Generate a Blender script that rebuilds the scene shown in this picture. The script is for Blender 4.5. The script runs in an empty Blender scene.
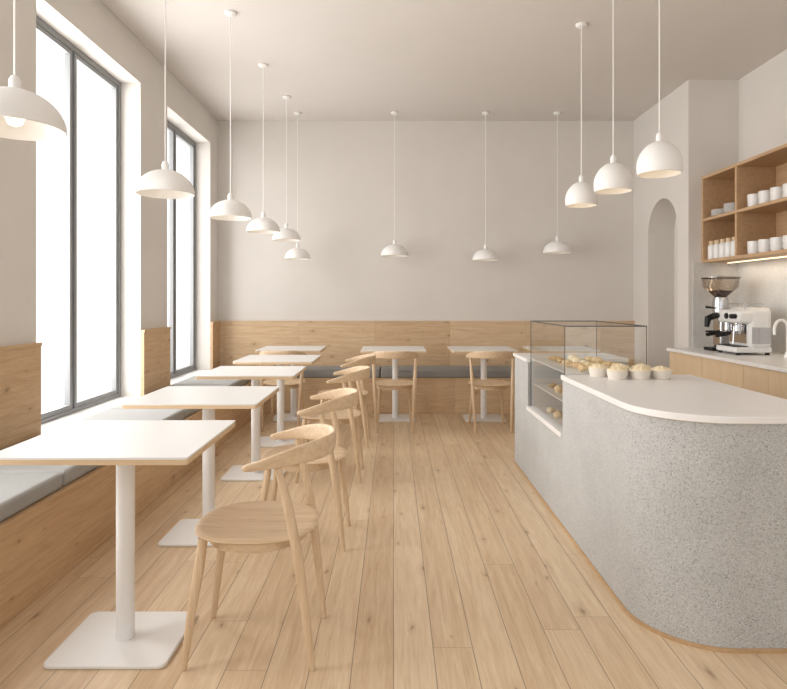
import bpy, bmesh, math, random
from mathutils import Vector, Matrix
random.seed(7)
S = bpy.context.scene
COL = S.collection

# ------------------------------------------------------------ materials
def lin(c):
    return tuple(((v/255)/12.92 if v/255 <= .04045 else ((v/255+.055)/1.055)**2.4) for v in c) + (1,)

def simple(name, rgb, rough=.5, metal=0, bump=0, bscale=40, var=0.0, emit=None, estr=0, spec=None):
    m = bpy.data.materials.new(name); m.use_nodes = True
    nt = m.node_tree; b = nt.nodes['Principled BSDF']
    b.inputs['Base Color'].default_value = lin(rgb)
    b.inputs['Roughness'].default_value = rough
    b.inputs['Metallic'].default_value = metal
    if spec is not None: b.inputs['Specular IOR Level'].default_value = spec
    if emit:
        b.inputs['Emission Color'].default_value = lin(emit)
        b.inputs['Emission Strength'].default_value = estr
    tc = nt.nodes.new('ShaderNodeTexCoord')
    n = nt.nodes.new('ShaderNodeTexNoise'); n.inputs['Scale'].default_value = bscale; n.inputs['Detail'].default_value = 5
    nt.links.new(tc.outputs['Object'], n.inputs['Vector'])
    if var:
        n2 = nt.nodes.new('ShaderNodeTexNoise'); n2.inputs['Scale'].default_value = bscale*.12; n2.inputs['Detail'].default_value = 6
        nt.links.new(tc.outputs['Object'], n2.inputs['Vector'])
        mx = nt.nodes.new('ShaderNodeMix'); mx.data_type = 'RGBA'
        c = lin(rgb)
        mx.inputs['A'].default_value = tuple(v*(1-var) for v in c[:3]) + (1,)
        mx.inputs['B'].default_value = tuple(min(1, v*(1+var)) for v in c[:3]) + (1,)
        nt.links.new(n2.outputs['Fac'], mx.inputs['Factor'])
        nt.links.new(mx.outputs['Result'], b.inputs['Base Color'])
    if bump:
        bp = nt.nodes.new('ShaderNodeBump'); bp.inputs['Strength'].default_value = bump; bp.inputs['Distance'].default_value = .01
        nt.links.new(n.outputs['Fac'], bp.inputs['Height']); nt.links.new(bp.outputs['Normal'], b.inputs['Normal'])
    return m

def wood(name, light, dark, grain='y', across='x', width=0, length=2.0, knots=0.0, rough=.5, gs=1.0, seam=.6, contrast=1.0, kd=(2.6, 5.5), kr=.11, pv=.42):
    m = bpy.data.materials.new(name); m.use_nodes = True
    nt = m.node_tree; N = nt.nodes; L = nt.links; b = N['Principled BSDF']
    b.inputs['Roughness'].default_value = rough
    tc = N.new('ShaderNodeTexCoord'); sp = N.new('ShaderNodeSeparateXYZ'); L.new(tc.outputs['Object'], sp.inputs[0])
    ax = {'x': 0, 'y': 1, 'z': 2}
    oth = [a for a in 'xyz' if a not in (grain, across)][0]
    U, V, W = sp.outputs[ax[grain]], sp.outputs[ax[across]], sp.outputs[ax[oth]]
    def M(op, a, bb=None, c=None):
        n = N.new('ShaderNodeMath'); n.operation = op
        for i, v in enumerate((a, bb, c)):
            if v is None: continue
            if isinstance(v, (int, float)): n.inputs[i].default_value = v
            else: L.new(v, n.inputs[i])
        return n.outputs[0]
    def comb(a, bb, c):
        n = N.new('ShaderNodeCombineXYZ')
        for i, v in enumerate((a, bb, c)):
            if isinstance(v, (int, float)): n.inputs[i].default_value = v
            else: L.new(v, n.inputs[i])
        return n.outputs[0]
    if width:
        vv = M('DIVIDE', V, width); row = M('FLOOR', vv); fr = M('FRACT', vv)
        wn = N.new('ShaderNodeTexWhiteNoise'); wn.noise_dimensions = '1D'; L.new(row, wn.inputs['W'])
        uu = M('ADD', M('DIVIDE', U, length), M('MULTIPLY', wn.outputs['Value'], 7.3))
        colm = M('FLOOR', uu); fu = M('FRACT', uu)
        wn2 = N.new('ShaderNodeTexWhiteNoise'); wn2.noise_dimensions = '2D'
        L.new(comb(row, colm, 0), wn2.inputs['Vector']); idv = wn2.outputs['Value']
        sv = M('LESS_THAN', M('MINIMUM', fr, M('SUBTRACT', 1, fr)), .0017/width)
        su = M('MULTIPLY', M('LESS_THAN', M('MINIMUM', fu, M('SUBTRACT', 1, fu)), .0014/length), .7)
        seamv = M('MAXIMUM', sv, su)
    else:
        idv = None; seamv = None
    off = M('MULTIPLY', idv, 37.0) if idv else 0
    Vo = M('ADD', V, off) if idv else V
    g = N.new('ShaderNodeTexNoise'); g.inputs['Scale'].default_value = 1; g.inputs['Detail'].default_value = 7; g.inputs['Roughness'].default_value = .68; g.inputs['Distortion'].default_value = .7
    L.new(comb(M('MULTIPLY', U, 2.3*gs), M('MULTIPLY', Vo, 34*gs), M('MULTIPLY', W, 34*gs)), g.inputs['Vector'])
    g2 = N.new('ShaderNodeTexNoise'); g2.inputs['Scale'].default_value = 1; g2.inputs['Detail'].default_value = 3
    L.new(comb(M('MULTIPLY', U, 8*gs), M('MULTIPLY', Vo, 180*gs), M('MULTIPLY', W, 180*gs)), g2.inputs['Vector'])
    f = M('ADD', M('MULTIPLY', g.outputs['Fac'], 1.0), M('MULTIPLY', g2.outputs['Fac'], .35))
    if idv: f = M('ADD', f, M('MULTIPLY', M('SUBTRACT', idv, .5), pv))
    f = M('MULTIPLY_ADD', M('SUBTRACT', f, .675), 1.7*contrast, .43)
    mx = N.new('ShaderNodeMix'); mx.data_type = 'RGBA'
    mx.inputs['A'].default_value = lin(light); mx.inputs['B'].default_value = lin(dark)
    L.new(f, mx.inputs['Factor']); out = mx.outputs['Result']
    if knots:
        nz = N.new('ShaderNodeTexNoise'); nz.inputs['Scale'].default_value = 18; nz.inputs['Detail'].default_value = 4
        L.new(tc.outputs['Object'], nz.inputs['Vector'])
        vo = N.new('ShaderNodeTexVoronoi'); vo.voronoi_dimensions = '2D'; vo.inputs['Scale'].default_value = 1
        L.new(comb(M('ADD', M('MULTIPLY', U, kd[0]), M('MULTIPLY', nz.outputs['Fac'], .14)),
                   M('ADD', M('MULTIPLY', Vo, kd[1]), M('MULTIPLY', nz.outputs['Fac'], .2)), 0), vo.inputs['Vector'])
        sc = N.new('ShaderNodeSeparateColor'); L.new(vo.outputs['Color'], sc.inputs[0])
        p = M('POWER', sc.outputs[0], 2.2)
        def ring(R, gain, strength, col, src):
            k = M('SUBTRACT', 1, M('DIVIDE', vo.outputs['Distance'], M('ADD', M('MULTIPLY', p, R), .001)))
            k = M('MULTIPLY', M('MINIMUM', M('MAXIMUM', M('MULTIPLY', k, gain), 0), 1), strength)
            mk = N.new('ShaderNodeMix'); mk.data_type = 'RGBA'; L.new(k, mk.inputs['Factor']); L.new(src, mk.inputs['A'])
            mk.inputs['B'].default_value = lin(col); return mk.outputs['Result']
        out = ring(kr*3.2, 1.0, knots*.6, (172, 134, 96), out)
        out = ring(kr, 1.2, knots, (124, 92, 64), out)
    if seamv:
        ms = N.new('ShaderNodeMix'); ms.data_type = 'RGBA'; L.new(M('MULTIPLY', seamv, seam), ms.inputs['Factor']); L.new(out, ms.inputs['A'])
        ms.inputs['B'].default_value = lin((98, 74, 52)); out = ms.outputs['Result']
    L.new(out, b.inputs['Base Color'])
    bp = N.new('ShaderNodeBump'); bp.inputs['Strength'].default_value = .12; bp.inputs['Distance'].default_value = .004
    L.new(g2.outputs['Fac'], bp.inputs['Height']); L.new(bp.outputs['Normal'], b.inputs['Normal'])
    return m

def terrazzo(name, base, dark, light, scale=150, bump=.4, low=.25):
    m = bpy.data.materials.new(name); m.use_nodes = True
    nt = m.node_tree; N = nt.nodes; L = nt.links; b = N['Principled BSDF']
    b.inputs['Roughness'].default_value = .85
    tc = N.new('ShaderNodeTexCoord')
    vo = N.new('ShaderNodeTexVoronoi'); vo.inputs['Scale'].default_value = scale; L.new(tc.outputs['Object'], vo.inputs['Vector'])
    sc = N.new('ShaderNodeSeparateColor'); L.new(vo.outputs['Color'], sc.inputs[0])
    r = N.new('ShaderNodeValToRGB'); L.new(sc.outputs[0], r.inputs['Fac'])
    r.color_ramp.elements[0].color = lin(dark); r.color_ramp.elements[0].position = .0
    e = r.color_ramp.elements.new(low); e.color = lin(base)
    e = r.color_ramp.elements.new(.75); e.color = lin(base)
    r.color_ramp.elements[-1].color = lin(light); r.color_ramp.elements[-1].position = 1
    no = N.new('ShaderNodeTexNoise'); no.inputs['Scale'].default_value = 5; no.inputs['Detail'].default_value = 9; L.new(tc.outputs['Object'], no.inputs['Vector'])
    mx = N.new('ShaderNodeMix'); mx.data_type = 'RGBA'; mx.blend_type = 'MULTIPLY'; mx.inputs['Factor'].default_value = .3
    cr = N.new('ShaderNodeValToRGB'); L.new(no.outputs['Fac'], cr.inputs['Fac'])
    cr.color_ramp.elements[0].position = .3; cr.color_ramp.elements[0].color = (.72, .72, .72, 1); cr.color_ramp.elements[1].position = .7
    L.new(r.outputs['Color'], mx.inputs['A']); L.new(cr.outputs['Color'], mx.inputs['B'])
    L.new(mx.outputs['Result'], b.inputs['Base Color'])
    bp = N.new('ShaderNodeBump'); bp.inputs['Strength'].default_value = bump; bp.inputs['Distance'].default_value = .002
    L.new(sc.outputs[0], bp.inputs['Height']); L.new(bp.outputs['Normal'], b.inputs['Normal'])
    return m

def glassmat(name, tint=(1, 1, 1), base=.02, gain=.25):
    m = bpy.data.materials.new(name); m.use_nodes = True
    nt = m.node_tree; nt.nodes.clear()
    o = nt.nodes.new('ShaderNodeOutputMaterial'); t = nt.nodes.new('ShaderNodeBsdfTransparent'); g = nt.nodes.new('ShaderNodeBsdfGlossy')
    t.inputs['Color'].default_value = tint + (1,); g.inputs['Roughness'].default_value = .03
    lw = nt.nodes.new('ShaderNodeLayerWeight'); lw.inputs['Blend'].default_value = .25
    mm = nt.nodes.new('ShaderNodeMath'); mm.operation = 'MULTIPLY_ADD'; mm.inputs[1].default_value = gain; mm.inputs[2].default_value = base
    nt.links.new(lw.outputs['Fresnel'], mm.inputs[0])
    mx = nt.nodes.new('ShaderNodeMixShader'); nt.links.new(mm.outputs[0], mx.inputs[0])
    nt.links.new(t.outputs[0], mx.inputs[1]); nt.links.new(g.outputs[0], mx.inputs[2]); nt.links.new(mx.outputs[0], o.inputs[0])
    return m

M_wall = simple('plaster_wall', (224, 219, 213), .9, bump=.14, bscale=22, var=.04)
M_ceil = simple('plaster_ceiling', (221, 215, 209), .95, bump=.05, bscale=20, var=.02)
M_floor = wood('oak_floor', (233, 213, 184), (198, 167, 131), 'y', 'x', width=.145, length=2.4, knots=.55, rough=.4, seam=.58, kd=(2.4, 6.4), kr=.10, pv=.25, contrast=.95)
M_wains_x = wood('oak_panel_x', (230, 205, 172), (194, 161, 124), 'x', 'z', width=3, length=.92, knots=.6, rough=.55, seam=.4, kd=(4.2, 8), kr=.11, pv=.2, gs=1.3)
M_wains_y = wood('oak_panel_y', (224, 196, 160), (188, 152, 114), 'y', 'z', width=3, length=1.15, knots=.6, rough=.55, seam=.4, kd=(4.2, 8), kr=.11, pv=.2, gs=1.3)
M_door_wood = wood('oak_door', (228, 206, 176), (210, 184, 150), 'z', 'y', rough=.5, contrast=.8)
M_shelf_wood = wood('oak_shelf', (214, 183, 147), (182, 147, 111), 'y', 'x', rough=.5)
M_chair = wood('ash_chair', (230, 208, 179), (199, 169, 134), 'z', 'x', rough=.45, gs=1.1, contrast=1.1)
M_chair_y = wood('ash_chair_seat', (230, 208, 179), (199, 169, 134), 'x', 'y', rough=.45, gs=1.1, contrast=1.1)
M_edge = wood('oak_edge', (228, 204, 170), (208, 180, 144), 'x', 'y', rough=.5)
M_white = simple('white_laminate', (234, 233, 231), .35, bump=.01)
M_metalw = simple('white_powder_coat', (236, 235, 233), .4, bump=.01, bscale=200)
M_shade = simple('white_enamel', (243, 241, 238), .5)
M_cush = simple('pale_grey_fabric', (176, 176, 174), .95, bump=.5, bscale=300, var=.04)
M_cush2 = simple('grey_fabric', (162, 162, 161), .95, bump=.5, bscale=300, var=.04)
M_stone = simple('white_stone', (238, 236, 234), .35, var=.02)
M_terr = terrazzo('grey_terrazzo', (200, 200, 198), (142, 142, 141), (220, 220, 219), scale=350, bump=.7, low=.2)
M_splash = terrazzo('pale_stone', (216, 214, 210), (196, 193, 189), (230, 228, 226), scale=200, bump=.1)
M_frame = simple('grey_window_metal', (150, 151, 152), .45, metal=.1)
M_black = simple('black_metal', (38, 38, 40), .4, metal=.3)
M_darkframe = simple('dark_frame_metal', (96, 94, 92), .4, metal=.4)
M_chrome = simple('chrome', (205, 205, 207), .18, metal=1)
M_glass = glassmat('clear_glass')
M_glass2 = glassmat('case_glass', (.97, .98, .975), .08, .3)
M_hopper = glassmat('smoked_hopper', (.86, .80, .74), .2, .4)
M_beans = simple('coffee_beans', (104, 76, 54), .5, bump=.8, bscale=90)
M_ceramic = simple('white_ceramic', (240, 238, 235), .25)
M_cream_cer = simple('cream_ceramic', (236, 228, 216), .3)
M_bulb = simple('warm_bulb', (255, 244, 225), .4, emit=(255, 228, 188), estr=2.6)
M_strip = simple('warm_strip', (255, 240, 220), .4, emit=(255, 226, 185), estr=1.6)
M_pastry = simple('baked_pastry', (224, 192, 144), .6, bump=.4, bscale=60, var=.2)
M_cream = simple('cream_topping', (240, 224, 192), .6, bump=.4, bscale=50, var=.1)
M_tan = simple('golden_bun', (232, 206, 164), .6, bump=.4, bscale=50, var=.15)
M_plinth = wood('oak_plinth', (206, 176, 140), (180, 146, 108), 'y', 'z')

# ------------------------------------------------------------ helpers
def obj_from(bm, name, mat, parent=None, loc=(0, 0, 0), smooth=False, bevel=0, segs=3, autosmooth=True):
    bmesh.ops.recalc_face_normals(bm, faces=bm.faces)
    me = bpy.data.meshes.new(name); bm.to_mesh(me); bm.free()
    me.materials.append(mat)
    if smooth:
        for p in me.polygons: p.use_smooth = True
        if autosmooth and hasattr(me, 'set_sharp_from_angle'): me.set_sharp_from_angle(angle=math.radians(40))
    o = bpy.data.objects.new(name, me); COL.objects.link(o); o.location = loc
    if parent: o.parent = parent
    if bevel:
        md = o.modifiers.new('bevel', 'BEVEL'); md.width = bevel; md.segments = segs; md.limit_method = 'ANGLE'
    return o

def add_box(bm, x0, x1, y0, y1, z0, z1):
    r = bmesh.ops.create_cube(bm, size=1)
    for v in r['verts']:
        v.co = Vector(((x0+x1)/2+v.co.x*(x1-x0), (y0+y1)/2+v.co.y*(y1-y0), (z0+z1)/2+v.co.z*(z1-z0)))

def box(name, x0, x1, y0, y1, z0, z1, mat, parent=None, bevel=0, world=False, segs=3):
    bm = bmesh.new()
    if parent or world:
        add_box(bm, x0, x1, y0, y1, z0, z1); loc = (0, 0, 0)
    else:
        cx, cy = (x0+x1)/2, (y0+y1)/2
        add_box(bm, x0-cx, x1-cx, y0-cy, y1-cy, 0, z1-z0); loc = (cx, cy, z0)
    return obj_from(bm, name, mat, parent, loc, bevel=bevel, segs=segs)

def quad(name, pts, mat, parent=None):
    bm = bmesh.new(); bm.faces.new([bm.verts.new(p) for p in pts])
    return obj_from(bm, name, mat, parent)

def tube_bm(bm, pts, rad, n=14, flat=None):
    pts = [Vector(p) for p in pts]; rings = []
    for i, p in enumerate(pts):
        d = (pts[min(i+1, len(pts)-1)]-pts[max(i-1, 0)]).normalized()
        a = Vector((0, 1, 0)) if abs(d.y) < .9 else Vector((1, 0, 0))
        u = d.cross(a).normalized(); w = d.cross(u).normalized()
        r = rad[i]; rings.append([bm.verts.new(p+(u*math.cos(2*math.pi*k/n)+w*math.sin(2*math.pi*k/n))*r) for k in range(n)])
    for a, b in zip(rings, rings[1:]):
        for k in range(n): bm.faces.new((a[k], a[(k+1) % n], b[(k+1) % n], b[k]))
    bm.faces.new(rings[0][::-1]); bm.faces.new(rings[-1])

def tube(name, pts, rad, mat, parent=None, loc=(0, 0, 0), n=14):
    if isinstance(rad, (int, float)): rad = [rad]*len(pts)
    bm = bmesh.new(); tube_bm(bm, pts, rad, n)
    return obj_from(bm, name, mat, parent, loc, smooth=True)

def revolve_bm(bm, prof, n=32, c=(0, 0)):
    rings = []
    for r, z in prof:
        if r < 1e-5: rings.append([bm.verts.new((c[0], c[1], z))])
        else: rings.append([bm.verts.new((c[0]+r*math.cos(2*math.pi*k/n), c[1]+r*math.sin(2*math.pi*k/n), z)) for k in range(n)])
    for a, b in zip(rings, rings[1:]):
        for k in range(n):
            k2 = (k+1) % n
            if len(a) == 1 and len(b) == 1: continue
            if len(a) == 1: bm.faces.new((a[0], b[k2], b[k]))
            elif len(b) == 1: bm.faces.new((a[k], a[k2], b[0]))
            else: bm.faces.new((a[k], a[k2], b[k2], b[k]))

def revolve(name, prof, mat, parent=None, loc=(0, 0, 0), n=32):
    bm = bmesh.new(); revolve_bm(bm, prof, n)
    return obj_from(bm, name, mat, parent, loc, smooth=True)

def prism(name, pts, z0, z1, mat, parent=None, loc=(0, 0, 0), bevel=0, smooth=True):
    bm = bmesh.new()
    a = [bm.verts.new((x, y, z0)) for x, y in pts]; b = [bm.verts.new((x, y, z1)) for x, y in pts]
    n = len(pts)
    for k in range(n): bm.faces.new((a[k], a[(k+1) % n], b[(k+1) % n], b[k]))
    bm.faces.new(a[::-1]); bm.faces.new(b)
    return obj_from(bm, name, mat, parent, loc, smooth=smooth, bevel=bevel, segs=2)

def rrect(x0, x1, y0, y1, rs, n=10):
    out = []
    cs = [(x0, y0, 1, 1, 180), (x1, y0, -1, 1, 270), (x1, y1, -1, -1, 0), (x0, y1, 1, -1, 90)]
    for (cx, cy, sx, sy, a0), r in zip(cs, rs):
        if r <= 0: out.append((cx, cy)); continue
        for i in range(n+1):
            a = math.radians(a0+90*i/n)
            out.append((cx+sx*r+r*math.cos(a), cy+sy*r+r*math.sin(a)))
    return out

def thing(name, loc, label, cat, group=None):
    e = bpy.data.objects.new(name, None); e.empty_display_size = .1; e.location = loc; COL.objects.link(e)
    e['label'] = label; e['category'] = cat
    if group: e['group'] = group
    return e

def tag(o, label, cat, group=None):
    o['label'] = label; o['category'] = cat
    if group: o['group'] = group
    return o

def dup(root, loc, rot=None, label=None):
    r = root.copy(); r.location = loc
    if rot is not None: r.rotation_euler = (0, 0, rot)
    if label: r['label'] = label
    COL.objects.link(r)
    for c in root.children:
        k = c.copy(); k.parent = r; COL.objects.link(k)
        for g in c.children:
            h = g.copy(); h.parent = k; COL.objects.link(h)
    return r

def struct(o, label=None):
    o['kind'] = 'structure'
    if label: o['label'] = label
    return o

# ------------------------------------------------------------ room
XL, XR, XN, YB, YN, H, Y0 = -2.15, 3.44, 2.94, 7.35, 5.98, 3.47, -1.6
struct(box('floor', -2.5, 3.7, Y0, 7.6, -.1, 0, M_floor, world=True), 'light oak plank floor')
struct(box('ceiling', -2.5, 3.7, Y0, 7.6, H, H+.12, M_ceil, world=True), 'smooth warm white plaster ceiling')
struct(box('wall_back', -2.5, 3.7, YB, YB+.2, 0, H, M_wall, world=True), 'pale plaster back wall')
struct(box('wall_right', XR, XR+.2, Y0, YB, 0, H, M_wall, world=True), 'pale plaster side wall')
wins = [(1.25, 2.85), (3.61, 5.10), (5.70, 7.04)]  # first pair is an unseen added window, lighting the near table and floor
WB, WT = .445, 3.12
bm = bmesh.new()
add_box(bm, XL-.32, XL, Y0, YB, 0, WB); add_box(bm, XL-.32, XL, Y0, YB, WT, H)
ys = [Y0]+[v for w in wins for v in w]+[YB]
for i in range(0, len(ys), 2): add_box(bm, XL-.32, XL, ys[i], ys[i+1], WB, WT)
struct(obj_from(bm, 'wall_left', M_wall), 'pale plaster wall with tall deep window openings')
bm = bmesh.new()
ya, yb, zs = 6.22, 6.93, 2.03; r = (yb-ya)/2; yc = (ya+yb)/2
add_box(bm, XN, XR, YN, ya, 0, H); add_box(bm, XN, XR, yb, YB, 0, H)
K = 28
arc = [(yc-r*math.cos(math.pi*i/K), zs+r*math.sin(math.pi*i/K)) for i in range(K+1)]
def face(*p): bm.faces.new([bm.verts.new(q) for q in p])
for (p, zp), (q, zq) in zip(arc, arc[1:]):
    face((XN, p, zp), (XN, p, H), (XN, q, H), (XN, q, zq))
    face((XN, p, zp), (XN, q, zq), (XR, q, zq), (XR, p, zp))
bmesh.ops.remove_doubles(bm, verts=bm.verts, dist=1e-5)
struct(obj_from(bm, 'wall_arch', M_wall), 'pale plaster wall with a tall round arched niche')
struct(box('wall_niche', XN+.3, XN+.33, ya, yb, 0, zs+r+.01, M_wall, world=True), 'pale plaster back of the arched niche')

# windows
for i, (a, b) in enumerate(wins):
    bm = bmesh.new(); x0, x1 = XL-.23, XL-.165; f = .042
    add_box(bm, x0, x1, a, a+f, WB, WT); add_box(bm, x0, x1, b-f, b, WB, WT)
    add_box(bm, x0, x1, a+f, b-f, WB, WB+f); add_box(bm, x0, x1, a+f, b-f, WT-f, WT)
    m = (a+b)/2
    add_box(bm, x0+.02, x1-.02, m-.012, m+.012, WB+f, WT-f)
    for p, q in ((a+f, m-.012), (m+.012, b-f)):
        g = .034; xx0, xx1 = x0+.015, x1-.008
        add_box(bm, xx0, xx1, p+.004, p+g, WB+f, WT-f); add_box(bm, xx0, xx1, q-g, q-.004, WB+f, WT-f)
        add_box(bm, xx0, xx1, p+g, q-g, WB+f, WB+f+g); add_box(bm, xx0, xx1, p+g, q-g, WT-f-g, WT-f)
    w = struct(obj_from(bm, 'window_%d' % (i+1), M_frame), 'tall grey metal framed casement window')  # the first one is added out of view for its light
    xg = XL-.2
    gl = quad('window_glass', [(xg, a+f, WB+f), (xg, b-f, WB+f), (xg, b-f, WT-f), (xg, a+f, WT-f)], M_glass); gl.parent = w
    bm = bmesh.new(); add_box(bm, XL-.165, XL+.03, a, b, WB, WB+.012); add_box(bm, XL, XL+.03, a, b, .40, WB)
    struct(obj_from(bm, 'trim_%d' % (i+1), M_white), 'white window sill board')

# wainscot
ZW = 1.02
k = 4
for a, b in ((Y0, 1.25), (2.85, 3.61), (5.10, 5.70), (7.04, YB-.03)):
    bm = bmesh.new(); add_box(bm, XL, XL+.03, a, b, .40, ZW-.02); add_box(bm, XL, XL+.036, a, b, ZW-.02, ZW)
    struct(obj_from(bm, 'trim_%d' % k, M_wains_y), 'knotty oak wainscot panel on the window pier'); k += 1
bm = bmesh.new(); add_box(bm, XL+.0, XN, YB-.03, YB, .40, ZW-.02); add_box(bm, XL, XN, YB-.036, YB, ZW-.02, ZW)
add_box(bm, 2.3, XN, YB-.03, YB, 0, .40)
struct(obj_from(bm, 'trim_%d' % k, M_wains_x), 'knotty oak wainscot along the back wall')

# ------------------------------------------------------------ benches
e = thing('built_in_bench', (-1.83, 2.5, 0), 'long knotty oak bench running under the windows', 'bench')
o = box('bench_base', XL+.001+1.83, .31, Y0-2.5, 6.72-2.5, 0, .385, M_wains_y, e)
o = box('bench_seat_board', XL+.001+1.83, .32, Y0-2.5, 6.72-2.5, .385, .40, M_wains_y, e)
e = thing('built_in_bench', (0, 7.03, 0), 'knotty oak bench along the back wall', 'bench')
box('bench_base', XL+.001, 2.3, 6.73-7.03, .289, 0, .385, M_wains_x, e)
box('bench_seat_board', XL+.001, 2.3, 6.722-7.03, .289, .385, .40, M_wains_x, e)
cy = [-.2, 1.42, 2.80, 4.42, 5.7, 6.71]
for a, b in zip(cy, cy[1:]):
    tag(box('seat_cushion', XL+.037, -1.535, a+.005, b-.005, .40, .475, M_cush, bevel=.018), 'flat pale grey fabric seat cushion on the window bench', 'cushion', 'cushions on the window bench')
cx = [XL+.04, -1.2, -.15, .9, 1.6, 2.29]
for a, b in zip(cx, cx[1:]):
    tag(box('seat_cushion', a+.005, b-.005, 6.735, 7.31, .40, .475, M_cush2, bevel=.018), 'flat grey fabric seat cushion on the back bench', 'cushion', 'cushions on the back bench')

# ------------------------------------------------------------ tables
def make_table(loc, w, d, oy=.05):
    e = thing('cafe_table', loc, 'square white-topped cafe table with oak edge and pedestal', 'table', 'cafe tables')
    h = w/2; g = d/2
    prism('tabletop', rrect(-h-.02, h-.02, oy-g, oy+g, [.012]*4, 4), .727, .745, M_edge, e)
    prism('tabletop_surface', rrect(-h-.02, h-.02, oy-g, oy+g, [.012]*4, 4), .745, .752, M_white, e)
    tube('pedestal_pole', [(0, 0, .014), (0, 0, .72)], .033, M_metalw, e, n=24)
    prism('mounting_plate', rrect(-.12, .12, -.12, .12, [.02]*4, 4), .72, .727, M_metalw, e)
    b = .215
    prism('pedestal_base', rrect(-b, b, -b*.85, b*.85, [.03]*4, 6), 0, .014, M_metalw, e, bevel=.004)
    return e
t0 = make_table((-1.005, 2.25, 0), .68, .62)
for y in (3.28, 4.40, 5.37): dup(t0, (-1.01, y, 0))
for x, y in ((-1.08, 6.49), (.02, 6.45), (.97, 6.45), (1.82, 6.45)): dup(t0, (x, y, 0))

# ------------------------------------------------------------ chair (faces -X)
def make_chair(loc):
    e = thing('dining_chair', loc, 'light ash chair with round seat and curved wraparound backrest', 'chair', 'ash dining chairs')
    bm = bmesh.new(); n = 40
    prof = [(0, .447), (.10, .448), (.17, .4525), (.205, .456), (.226, .455), (.231, .451), (.226, .446), (.20, .441), (0, .441)]
    revolve_bm(bm, prof, n)
    for v in bm.verts:
        ang = math.atan2(v.co.y, v.co.x)
        s = 1+.035*math.cos(4*ang)*-1
        v.co.x *= s; v.co.y *= s*.96
    obj_from(bm, 'seat', M_chair_y, e, smooth=True)
    bm = bmesh.new(); n = 36
    R = [(.178, .441), (.178, .402), (.16, .402), (.16, .441)]
    rings = [[bm.verts.new((r*math.cos(2*math.pi*k/n), r*math.sin(2*math.pi*k/n), z)) for k in range(n)] for r, z in R]
    for i in range(4):
        a, b = rings[i], rings[(i+1) % 4]
        for k in range(n): bm.faces.new((a[k], a[(k+1) % n], b[(k+1) % n], b[k]))
    obj_from(bm, 'apron', M_chair_y, e, smooth=True)
    for s in (-1, 1):
        tube('leg', [(-.222, s*.172, 0), (-.20, s*.162, .18), (-.176, s*.148, .34), (-.165, s*.138, .441)], [.011, .0155, .0185, .017], M_chair, e)
        tube('leg', [(.222, s*.172, 0), (.198, s*.182, .22), (.172, s*.192, .42), (.138, s*.202, .60), (.11, s*.208, .707)], [.011, .016, .0185, .016, .012], M_chair, e)
    bm = bmesh.new(); N = 60; K = 16; rings = []
    for i in range(N+1):
        t = -91+182*i/N; tr = math.radians(t)
        c = math.cos(tr); w = min(1, max(0, (c+.02)/1.02))
        w = math.sin(w*math.pi/2)**1.3
        px, py = .278*math.cos(tr), .234*math.sin(tr)
        nx, ny = math.cos(tr), math.sin(tr)
        hh = .0115+.0255*w; th = .009
        if i in (0, N): hh *= .6; th *= .6
        zc = .711+.040*w
        ring = []
        for k in range(K):
            a = 2*math.pi*k/K; ca, sa = math.cos(a), math.sin(a)
            ex = .5
            u = th*math.copysign(abs(ca)**ex, ca); v = hh*math.copysign(abs(sa)**ex, sa)
            lean = .08*v
            ring.append(bm.verts.new((px+nx*(u+lean), py+ny*(u+lean), zc+v)))
        rings.append(ring)
    for a, b in zip(rings, rings[1:]):
        for k in range(K): bm.faces.new((a[k], a[(k+1) % K], b[(k+1) % K], b[k]))
    bm.faces.new(rings[0][::-1]); bm.faces.new(rings[-1])
    obj_from(bm, 'backrest', M_chair_y, e, smooth=True, autosmooth=False)
    return e
c0 = make_chair((-.502, 2.24, 0))
for x, y, r in ((-.475, 3.22, 0), (-.455, 4.35, .0), (-.445, 5.33, 0)): dup(c0, (x, y, 0), r)
for x, y, r in ((0.01, 5.98, -math.pi/2), (.96, 5.98, -math.pi/2), (-1.10, 6.045, -math.pi/2)): dup(c0, (x, y, 0), r)

# ------------------------------------------------------------ pendants
def pendant(x, y, zb, dia, kind, group):
    lab = 'white dome pendant lamp on a thin cord' if kind == 'dome' else 'deep white bowl pendant lamp above the counter'
    e = thing('pendant_lamp', (x, y, H), lab, 'lamp', group)
    R = dia/2; z0 = zb-H
    if kind == 'dome':
        Hh = R*.84
        prof = []
        for i in range(17):
            a = math.pi/2*i/16; prof.append((max(.016, R*math.cos(a)), z0+.004+Hh*math.sin(a)))
        zc = z0+R*(.25 if dia > .34 else .38)
    else:
        Hh = R*1.5; prof = []
        for i in range(17):
            a = -.28+(math.pi/2+.28)*i/16
            prof.append((max(.016, R*math.cos(a)), z0+R*.33+ (Hh-R*.33)*math.sin(a) if a > 0 else z0+R*.33+R*1.19*math.sin(a)))
        zc = z0+R*.5
    inner = [(max(.012, r-.004), z-.004) for r, z in prof][::-1]
    zt = prof[-1][1]
    revolve('lamp_shade', prof+inner+[prof[0]], M_shade, e, n=40)
    revolve('lamp_socket', [(0, zt-.045), (.018, zt-.045), (.02, zt), (.02, zt+.035), (.012, zt+.05), (0, zt+.05)], M_shade, e, n=20)
    rb = .034
    revolve('light_bulb', [(0, zc-rb), (rb*.7, zc-rb*.7), (rb, zc), (rb*.75, zc+rb*.7), (.014, zc+rb*1.25), (.014, max(zt-.045, zc+rb*1.3)), (0, max(zt-.045, zc+rb*1.3))], M_bulb, e, n=20)
    tube('cord', [(0, 0, zt+.05), (0, 0, -.018)], .004, M_shade, e, n=8)
    revolve('ceiling_canopy', [(0, -.02), (.035, -.02), (.045, -.012), (.045, 0), (0, 0)], M_shade, e, n=24)
    return e
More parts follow.
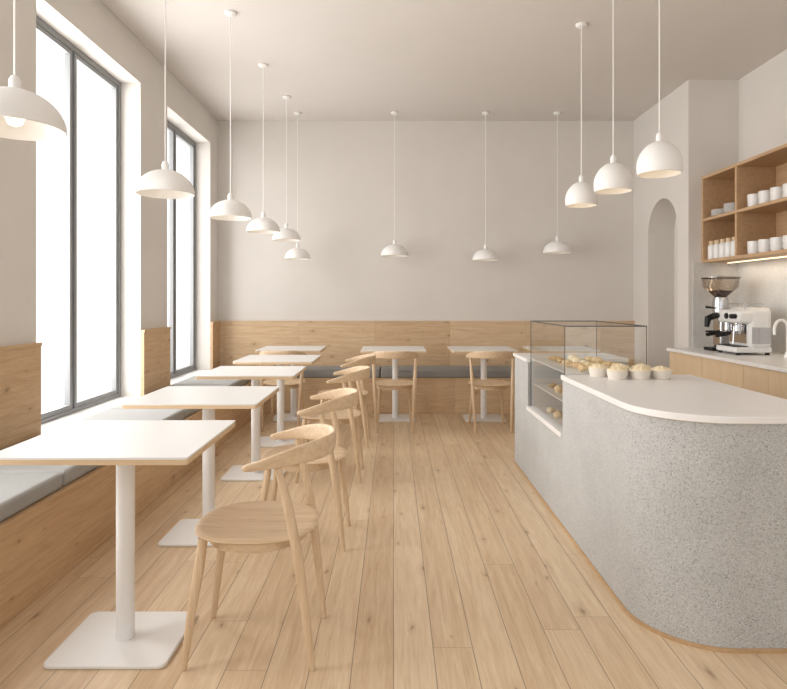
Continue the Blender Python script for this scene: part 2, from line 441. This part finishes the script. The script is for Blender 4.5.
for x, y, z, d in ((-1.42, 2.25, 1.915, .345), (-1.35, 3.55, 1.90, .335), (-1.244, 4.58, 1.90, .32), (-1.215, 5.6, 1.91, .31), (-1.154, 6.47, 1.92, .30), (-1.124, 7.03, 1.755, .30)):
    pendant(x, y, z, d, 'dome', 'pendant lamps over the window tables')
for x, y, z, d in ((.012, 7.03, 1.79, .32), (1.08, 7.03, 1.74, .31), (1.92, 7.03, 1.825, .33)):
    pendant(x, y, z, d, 'dome', 'pendant lamps over the back tables')
for x, y, z, d in ((1.497, 4.78, 2.03, .25), (1.52, 4.15, 2.03, .26), (1.60, 3.61, 2.035, .26)):
    pendant(x, y, z, d, 'bowl', 'pendant lamps over the counter')

# ------------------------------------------------------------ service counter
CX0, CX1 = .95, 1.65
e = thing('service_counter', (1.3, 3.4, 0), 'grey terrazzo service counter with rounded front corner', 'counter')
def L(pts): return [(x-1.3, y-3.4) for x, y in pts]
prism('counter_body', L(rrect(CX0, CX1, 2.17, 3.37, [.30, .16, 0, 0], 14)), .015, .828, M_terr, e)
prism('display_base', L(rrect(CX0, CX1, 3.37, 4.24, [0]*4)), .015, .50, M_terr, e)
prism('counter_end_section', L(rrect(CX0, CX1, 4.24, 4.70, [0]*4)), .015, .835, M_terr, e)
prism('plinth', L(rrect(CX0-.006, CX1+.006, 2.164, 4.706, [.306, .166, 0, 0], 14)), 0, .015, M_plinth, e)
tag(prism('countertop', L(rrect(CX0-.012, CX1+.012, 2.155, 3.37, [.31, .17, 0, 0], 14)), .828, .856, M_stone, None, (1.3, 3.4, 0), bevel=.004), 'white stone countertop with rounded front corner', 'countertop')
tag(box('countertop', CX0-.012, CX1+.012, 4.24, 4.712, .835, .86, M_stone, bevel=.004), 'short white countertop behind the glass display', 'countertop')
tag(box('display_ledge', CX0-.012, CX1, 3.371, 4.239, .50, .528, M_stone, bevel=.003), 'white stone ledge under the glass display', 'ledge')
# display case
e = thing('display_case', (1.2, 3.8, .528), 'clear glass pastry display case with thin dark top edge', 'display case')
x0, x1, y0, y1, zt = .965-1.2, 1.43-1.2, 3.385-3.8, 4.225-3.8, 1.13-.528
f = .006; za = zt-f
bm = bmesh.new()
add_box(bm, x0, x1, y0, y0+f, za, za+f); add_box(bm, x0, x1, y1-f, y1, za, za+f)
add_box(bm, x0, x0+f, y0+f, y1-f, za, za+f); add_box(bm, x1-f, x1, y0+f, y1-f, za, za+f)
obj_from(bm, 'case_frame', M_darkframe, e)
t = .0035
for (xa, ya2) in ((x0, y0), (x1-t, y0), (x0, y1-t), (x1-t, y1-t)): box('corner_trim', xa, xa+t, ya2, ya2+t, .0, za, M_darkframe, e)
h = f/2
quad('glass_panel', [(x0+h, y0+f, 0), (x0+h, y1-f, 0), (x0+h, y1-f, za), (x0+h, y0+f, za)], M_glass2, e)
quad('glass_panel', [(x1-h, y0+f, 0), (x1-h, y1-f, 0), (x1-h, y1-f, za), (x1-h, y0+f, za)], M_glass2, e)
quad('glass_panel', [(x0+f, y0+h, 0), (x1-f, y0+h, 0), (x1-f, y0+h, za), (x0+f, y0+h, za)], M_glass2, e)
quad('glass_panel', [(x0+f, y1-h, 0), (x1-f, y1-h, 0), (x1-f, y1-h, za), (x0+f, y1-h, za)], M_glass2, e)
quad('glass_top', [(x0+f, y0+f, zt-h), (x1-f, y0+f, zt-h), (x1-f, y1-f, zt-h), (x0+f, y1-f, zt-h)], M_glass2, e)
SH = (.155, .325)
for z in SH: box('shelf', x0+f+.012, x1-f-.012, y0+f+.012, y1-f-.012, z, z+.006, M_white, e)
box('rear_panel', x1-f-.010, x1-f-.002, y0+f+.002, y1-f-.002, 0, .33, M_white, e)
box('end_panel', x0+f+.002, x1-f-.012, y1-f-.010, y1-f-.002, 0, .33, M_white, e)  # white panel added to lighten the shaded lower bay
def bun_mesh():
    bm = bmesh.new(); revolve_bm(bm, [(0, 0), (.026, 0), (.033, .010), (.034, .018), (.028, .03), (.015, .037), (0, .039)], 18); return bm
def croissant_bm():
    bm = bmesh.new(); pts = []; rad = []
    for i in range(13):
        t = -1+2*i/12; a = t*1.25
        pts.append((.042*math.sin(a)*1.15, .042*math.cos(a)-.03, .0)); rad.append(max(.004, .021*(1-abs(t)**1.7))*(1+.12*math.cos(i*math.pi)))
    tube_bm(bm, pts, rad, 10)
    mz = min(v.co.z for v in bm.verts)
    for v in bm.verts: v.co.z -= mz
    return bm
src = {}
def pastry(kind):
    if kind in src:
        o = src[kind].copy(); COL.objects.link(o); return o
    if kind == 'c': o = obj_from(croissant_bm(), 'croissant', M_pastry, smooth=True)
    elif kind == 'b': o = obj_from(bun_mesh(), 'cream_bun', M_cream, smooth=True)
    else: o = obj_from(bun_mesh(), 'golden_bun', M_tan, smooth=True)
    src[kind] = o; return o
labs = {'c': 'golden baked croissant on the display shelf', 'b': 'round cream-coloured bun on the display shelf', 'g': 'round golden bun on the display shelf'}
for z, sx, ni, nj, dx in ((.5285, 1.06, 2, 4, .15), (.528+SH[0]+.006, 1.06, 2, 4, .15), (.528+SH[1]+.006, 1.10, 3, 6, .115)):
    for i in range(ni):
        for j in range(nj):
            kind = random.choice('cbgcg'); o = pastry(kind)
            dy = .74/nj
            o.location = (sx+i*dx+random.uniform(-.009, .009), 3.47+j*dy*.95+random.uniform(-.012, .012), z+.0005)
            o.rotation_euler = (0, 0, random.uniform(0, 6)); s = random.uniform(.85, 1.12); o.scale = (s, s*random.uniform(.92, 1.05), s*random.uniform(.85, 1.1))
            tag(o, labs[kind], 'pastry', 'pastries in the glass display')
# ramekins on counter
def ramekin(x, y):
    e = thing('dessert_cup', (x, y, .856), 'small off-white fluted ramekin with a creamy tart filling', 'dessert', 'desserts on the counter')
    bm = bmesh.new(); revolve_bm(bm, [(0, 0), (.044, 0), (.047, .004), (.055, .042), (.057, .046), (.052, .046), (.049, .038), (0, .034)], 48)
    for v in bm.verts:
        a = math.atan2(v.co.y, v.co.x); s = 1+.010*math.cos(16*a); v.co.x *= s; v.co.y *= s
    obj_from(bm, 'ramekin', M_cream_cer, e, smooth=True)
    bm = bmesh.new(); revolve_bm(bm, [(.0, .035), (.0503, .040), (.052, .048), (.046, .055), (.036, .052), (.026, .062), (.012, .064), (0, .070)], 32)
    for v in bm.verts:
        a = math.atan2(v.co.y, v.co.x); v.co.z += .0025*math.sin(7*a)*(v.co.z > .047)
    obj_from(bm, 'dessert_filling', M_cream, e, smooth=True)
    return e
rk = ramekin(1.19, 3.19)
for x, y in ((1.307, 3.185), (1.424, 3.195), (1.13, 3.304), (1.249, 3.308), (1.367, 3.308)): dup(rk, (x, y, .856))

# ------------------------------------------------------------ back counter
def cab(y):
    e = thing('base_cabinet', (3.09, y, 0), 'light oak base cabinet with plain doors', 'cabinet', 'oak base cabinets')
    box('cabinet_body', -.32, .349, -.314, .314, .08, .77, M_door_wood, e)
    box('toe_kick', -.27, .349, -.314, .314, 0, .08, M_plinth, e)
    for s in (-1, 1):
        a, b = (-.3135, -.001) if s < 0 else (.001, .3135)
        box('door', -.34, -.3205, a, b, .09, .765, M_door_wood, e, bevel=.001)
    return e
cb = cab(5.664)
for i in range(1, 6): dup(cb, (3.09, 5.664-.6302*i, 0))
tag(box('countertop', 2.72, XR-.001, 2.15, YN-.001, .77, .80, M_stone, bevel=.003), 'white stone worktop on the oak cabinets', 'countertop')
struct(box('trim_20', XR-.012, XR, 2.15, YN, .80, 1.645, M_splash), 'pale stone backsplash')
struct(box('trim_21', 2.98, XR-.012, YN-.012, YN, .80, 1.645, M_splash), 'pale stone backsplash return')

# wall shelf unit
SX0, SX1, SY0, SY1, SZ0, SZ1 = 3.07, XR, 4.15, YN, 1.645, 2.50
e = thing('wall_shelf', (3.25, 5.06, SZ0), 'open oak wall shelving unit with cups and jars', 'shelf')
ox, oy, oz = 3.25, 5.06, SZ0; T = .028
def sb(name, a, b, c, d, f2, g2): return box(name, a-ox, b-ox, c-oy, d-oy, f2-oz, g2-oz, M_shelf_wood, e, bevel=.0015)
sb('shelf_board', SX0, SX1, SY0, SY1, SZ0, SZ0+T); sb('shelf_board', SX0, SX1, SY0, SY1, SZ1-T, SZ1)
sb('side_panel', SX0, SX1, SY0, SY0+T, SZ0+T, SZ1-T); sb('side_panel', SX0, SX1, SY1-T, SY1, SZ0+T, SZ1-T)
sb('back_panel', SX1-.012, SX1, SY0+T, SY1-T, SZ0+T, SZ1-T)
MZ = 2.055
sb('shelf_board', SX0+.004, SX1-.012, SY0+T, SY1-T, MZ, MZ+T)
for z0, z1 in ((SZ0+T, MZ), (MZ+T, SZ1-T)):
    for yd in (5.39, 4.55): sb('divider', SX0+.004, SX1-.012, yd-T/2, yd+T/2, z0, z1)
box('light_strip', 3.30-ox, 3.33-ox, SY0+.05-oy, SY1-.05-oy, -.008, 0, M_strip, e)

def cup(x, y, z):
    e = thing('mug', (x, y, z), 'plain white ceramic cup on the oak shelf', 'cup', 'cups on the shelf')
    revolve('cup_body', [(0, 0), (.045, 0), (.054, .02), (.057, .115), (.053, .115), (.05, .02), (0, .012)], M_ceramic, e, n=24)
    pts = [(0, -.053-.028*math.sin(math.pi*i/8), .03+.06*i/8) for i in range(9)]
    tube('handle', pts, .006, M_ceramic, e, n=8)
    return e
c = None
for z in (SZ0+T, MZ+T):
    for j in range(7):
        y = 5.25-j*.16
        if abs(y-4.55) < .085: continue
        if c is None: c = cup(3.16, y, z)
        else: dup(c, (3.16, y, z))
pl = None
for x, y, nn in ((3.18, 5.82, 5), (3.18, 5.60, 7)):
    for i in range(nn):
        if pl is None:
            pl = revolve('plate', [(0, 0), (.05, 0), (.09, .014), (.089, .018), (.05, .006), (0, .006)], M_ceramic, None, (x, y, MZ+T), n=32)
            tag(pl, 'white ceramic plate in a small stack', 'plate', 'stacked plates on the shelf')
        else:
            q = pl.copy(); COL.objects.link(q); q.location = (x, y, MZ+T+.012*i)
def jar(x, y):
    e = thing('storage_jar', (x, y, SZ0+T), 'slim white jar with pale lid', 'jar', 'jars on the shelf')
    revolve('jar_body', [(0, 0), (.036, 0), (.040, .008), (.040, .125), (.034, .14), (.028, .145), (0, .145)], M_ceramic, e, n=20)
    revolve('jar_lid', [(0, .1452), (.030, .1452), (.030, .18), (0, .18)], M_edge, e, n=16)
    return e
bt = jar(3.13, 5.89)
for x, y in ((3.13, 5.79), (3.13, 5.69), (3.13, 5.59), (3.13, 5.49)): dup(bt, (x, y, SZ0+T))

# espresso machine (front faces -X)
e = thing('espresso_machine', (3.10, 5.31, .80), 'white espresso machine with chrome group heads', 'coffee machine')
box('machine_body', -.05, .15, -.175, .175, .05, .41, M_metalw, e, bevel=.045, segs=5)
box('machine_head', -.15, .0, -.175, .175, .27, .39, M_metalw, e, bevel=.04, segs=5)
box('machine_base', -.16, .15, -.165, .165, .02, .07, M_metalw, e, bevel=.014)
box('front_panel', -.054, -.0505, -.13, .13, .10, .26, M_chrome, e)
box('side_panel', -.03, .13, -.178, -.1755, .10, .24, M_chrome, e)
box('drip_tray', -.152, -.056, -.15, .15, .07, .077, M_black, e)
for sx in (-.13, .12):
    for sy in (-.14, .14): revolve('foot', [(0, 0), (.018, 0), (.018, .022), (0, .022)], M_black, e, (sx, sy, 0), n=12)
for sy in (-.085, .075):
    revolve('group_head', [(0, .205), (.035, .205), (.035, .272), (0, .272)], M_chrome, e, (-.10, sy, 0), n=20)
    bm = bmesh.new(); revolve_bm(bm, [(0, .172), (.032, .178), (.036, .204), (0, .204)], 18, (-.10, sy)); tube_bm(bm, [(-.12, sy, .19), (-.165, sy, .188)], [.009, .009], 8)
    pf = obj_from(bm, 'portafilter', M_chrome, e, smooth=True)
    tube('portafilter_handle', [(-.165, sy, .188), (-.185, sy, .186), (-.29, sy, .165)], [.013, .019, .017], M_black, pf, n=12)
tube('steam_wand', [(-.135, -.155, .28), (-.175, -.16, .25), (-.185, -.16, .10)], .005, M_chrome, e, n=8)
tube('steam_knob', [(-.148, -.135, .335), (-.195, -.135, .335)], .021, M_black, e, n=12)
tube('steam_knob', [(-.148, .135, .335), (-.195, .135, .335)], .021, M_black, e, n=12)
tube('pressure_gauge', [(-.148, 0, .335), (-.16, 0, .335)], .026, M_black, e, n=20)
bm = bmesh.new()
P = [(-.07, -.12, .44), (.10, -.12, .44), (.10, .12, .44), (-.07, .12, .44), (-.07, -.12, .44)]
for a, b in zip(P, P[1:]): tube_bm(bm, [a, b], [.004, .004], 8)
for p in P[:4]: tube_bm(bm, [(p[0]*.8, p[1], .38), p], [.004, .004], 8)
obj_from(bm, 'cup_rail', M_chrome, e, smooth=True)

e = thing('coffee_grinder', (3.07, 5.67, .80), 'coffee grinder with smoked conical bean hopper', 'coffee grinder')
box('grinder_base', -.1, .1, -.08, .08, 0, .03, M_black, e, bevel=.006)
box('grinder_body', -.02, .10, -.07, .07, .03, .36, M_chrome, e, bevel=.02)
revolve('grinder_collar', [(0, .36), (.07, .36), (.072, .43), (.06, .50), (0, .50)], M_chrome, e, (.02, 0, 0), n=24)
revolve('bean_hopper', [(.05, .501), (.07, .52), (.15, .60), (.16, .68)], M_hopper, e, (.02, 0, 0), n=32)
revolve('coffee_beans', [(0, .502), (.048, .502), (.065, .52), (.105, .56), (0, .575)], M_beans, e, (.02, 0, 0), n=32)
revolve('hopper_lid', [(.165, .68), (.165, .69), (.03, .705), (0, .705)], M_hopper, e, (.02, 0, 0), n=32)
tube('hopper_rim', [(.02+.162*math.cos(a*math.pi/16), .162*math.sin(a*math.pi/16), .68) for a in range(33)], .004, M_black, e, n=8)
tube('dosing_chute', [(-.03, 0, .33), (-.1, 0, .30), (-.11, 0, .22)], [.03, .032, .02], M_black, e, n=16)
tube('portafilter_fork', [(-.03, 0, .18), (-.12, 0, .18)], .008, M_black, e, n=8)
tube('grinder_lever', [(-.05, -.03, .40), (-.15, -.07, .41)], [.007, .012], M_black, e, n=8)

e = thing('water_tap', (3.24, 4.93, .80), 'cream gooseneck water tap on the worktop', 'tap')
revolve('tap_base', [(0, 0), (.028, 0), (.026, .02), (.018, .05), (0, .05)], M_ceramic, e, n=24)
pts = [(0, 0, .04), (0, 0, .2)]+[(-.055+.055*math.cos(a*math.pi/10), 0, .24+.07*math.sin(a*math.pi/10)) for a in range(11)]+[(-.11, 0, .19)]
tube('spout', pts, .012, M_ceramic, e, n=14)
tube('lever', [(.015, 0, .045), (.05, -.02, .09)], [.006, .008], M_ceramic, e, n=10)

# ------------------------------------------------------------ lights
def area(name, loc, rot, sx, sy, power, col=(1, 1, 1)):
    l = bpy.data.lights.new(name, 'AREA'); l.shape = 'RECTANGLE'; l.size = sx; l.size_y = sy; l.energy = power; l.color = col
    o = bpy.data.objects.new(name, l); COL.objects.link(o); o.location = loc; o.rotation_euler = rot
    return o
for a, b in wins:
    area('window_daylight', (XL-.6, (a+b)/2, 1.85), (0, math.radians(-90), 0), 2.6, b-a+.1, 86 if a < 5.5 else 46, (1, .997, .99))  # the first lamp shines through the added unseen window
area('shelf_light', (3.3, 5.06, SZ0-.02), (0, 0, 0), .06, 1.6, 1.6, (1, .87, .70))
w = bpy.data.worlds.new('sky'); S.world = w; w.use_nodes = True
bg = w.node_tree.nodes['Background']; bg.inputs['Color'].default_value = (1, .995, .99, 1); bg.inputs['Strength'].default_value = 1.28

S.view_settings.view_transform = 'Standard'
S.view_settings.look = 'None'
S.view_settings.exposure = .04
S.view_settings.gamma = .92

cam = bpy.data.cameras.new('camera'); co = bpy.data.objects.new('camera', cam); COL.objects.link(co)
cam.sensor_width = 36; cam.lens = 600/787*36; cam.shift_y = -44.5/787; cam.clip_start = .05
co.location = (0, 0, 1.275); co.rotation_euler = (math.pi/2, 0, 0)
S.camera = co
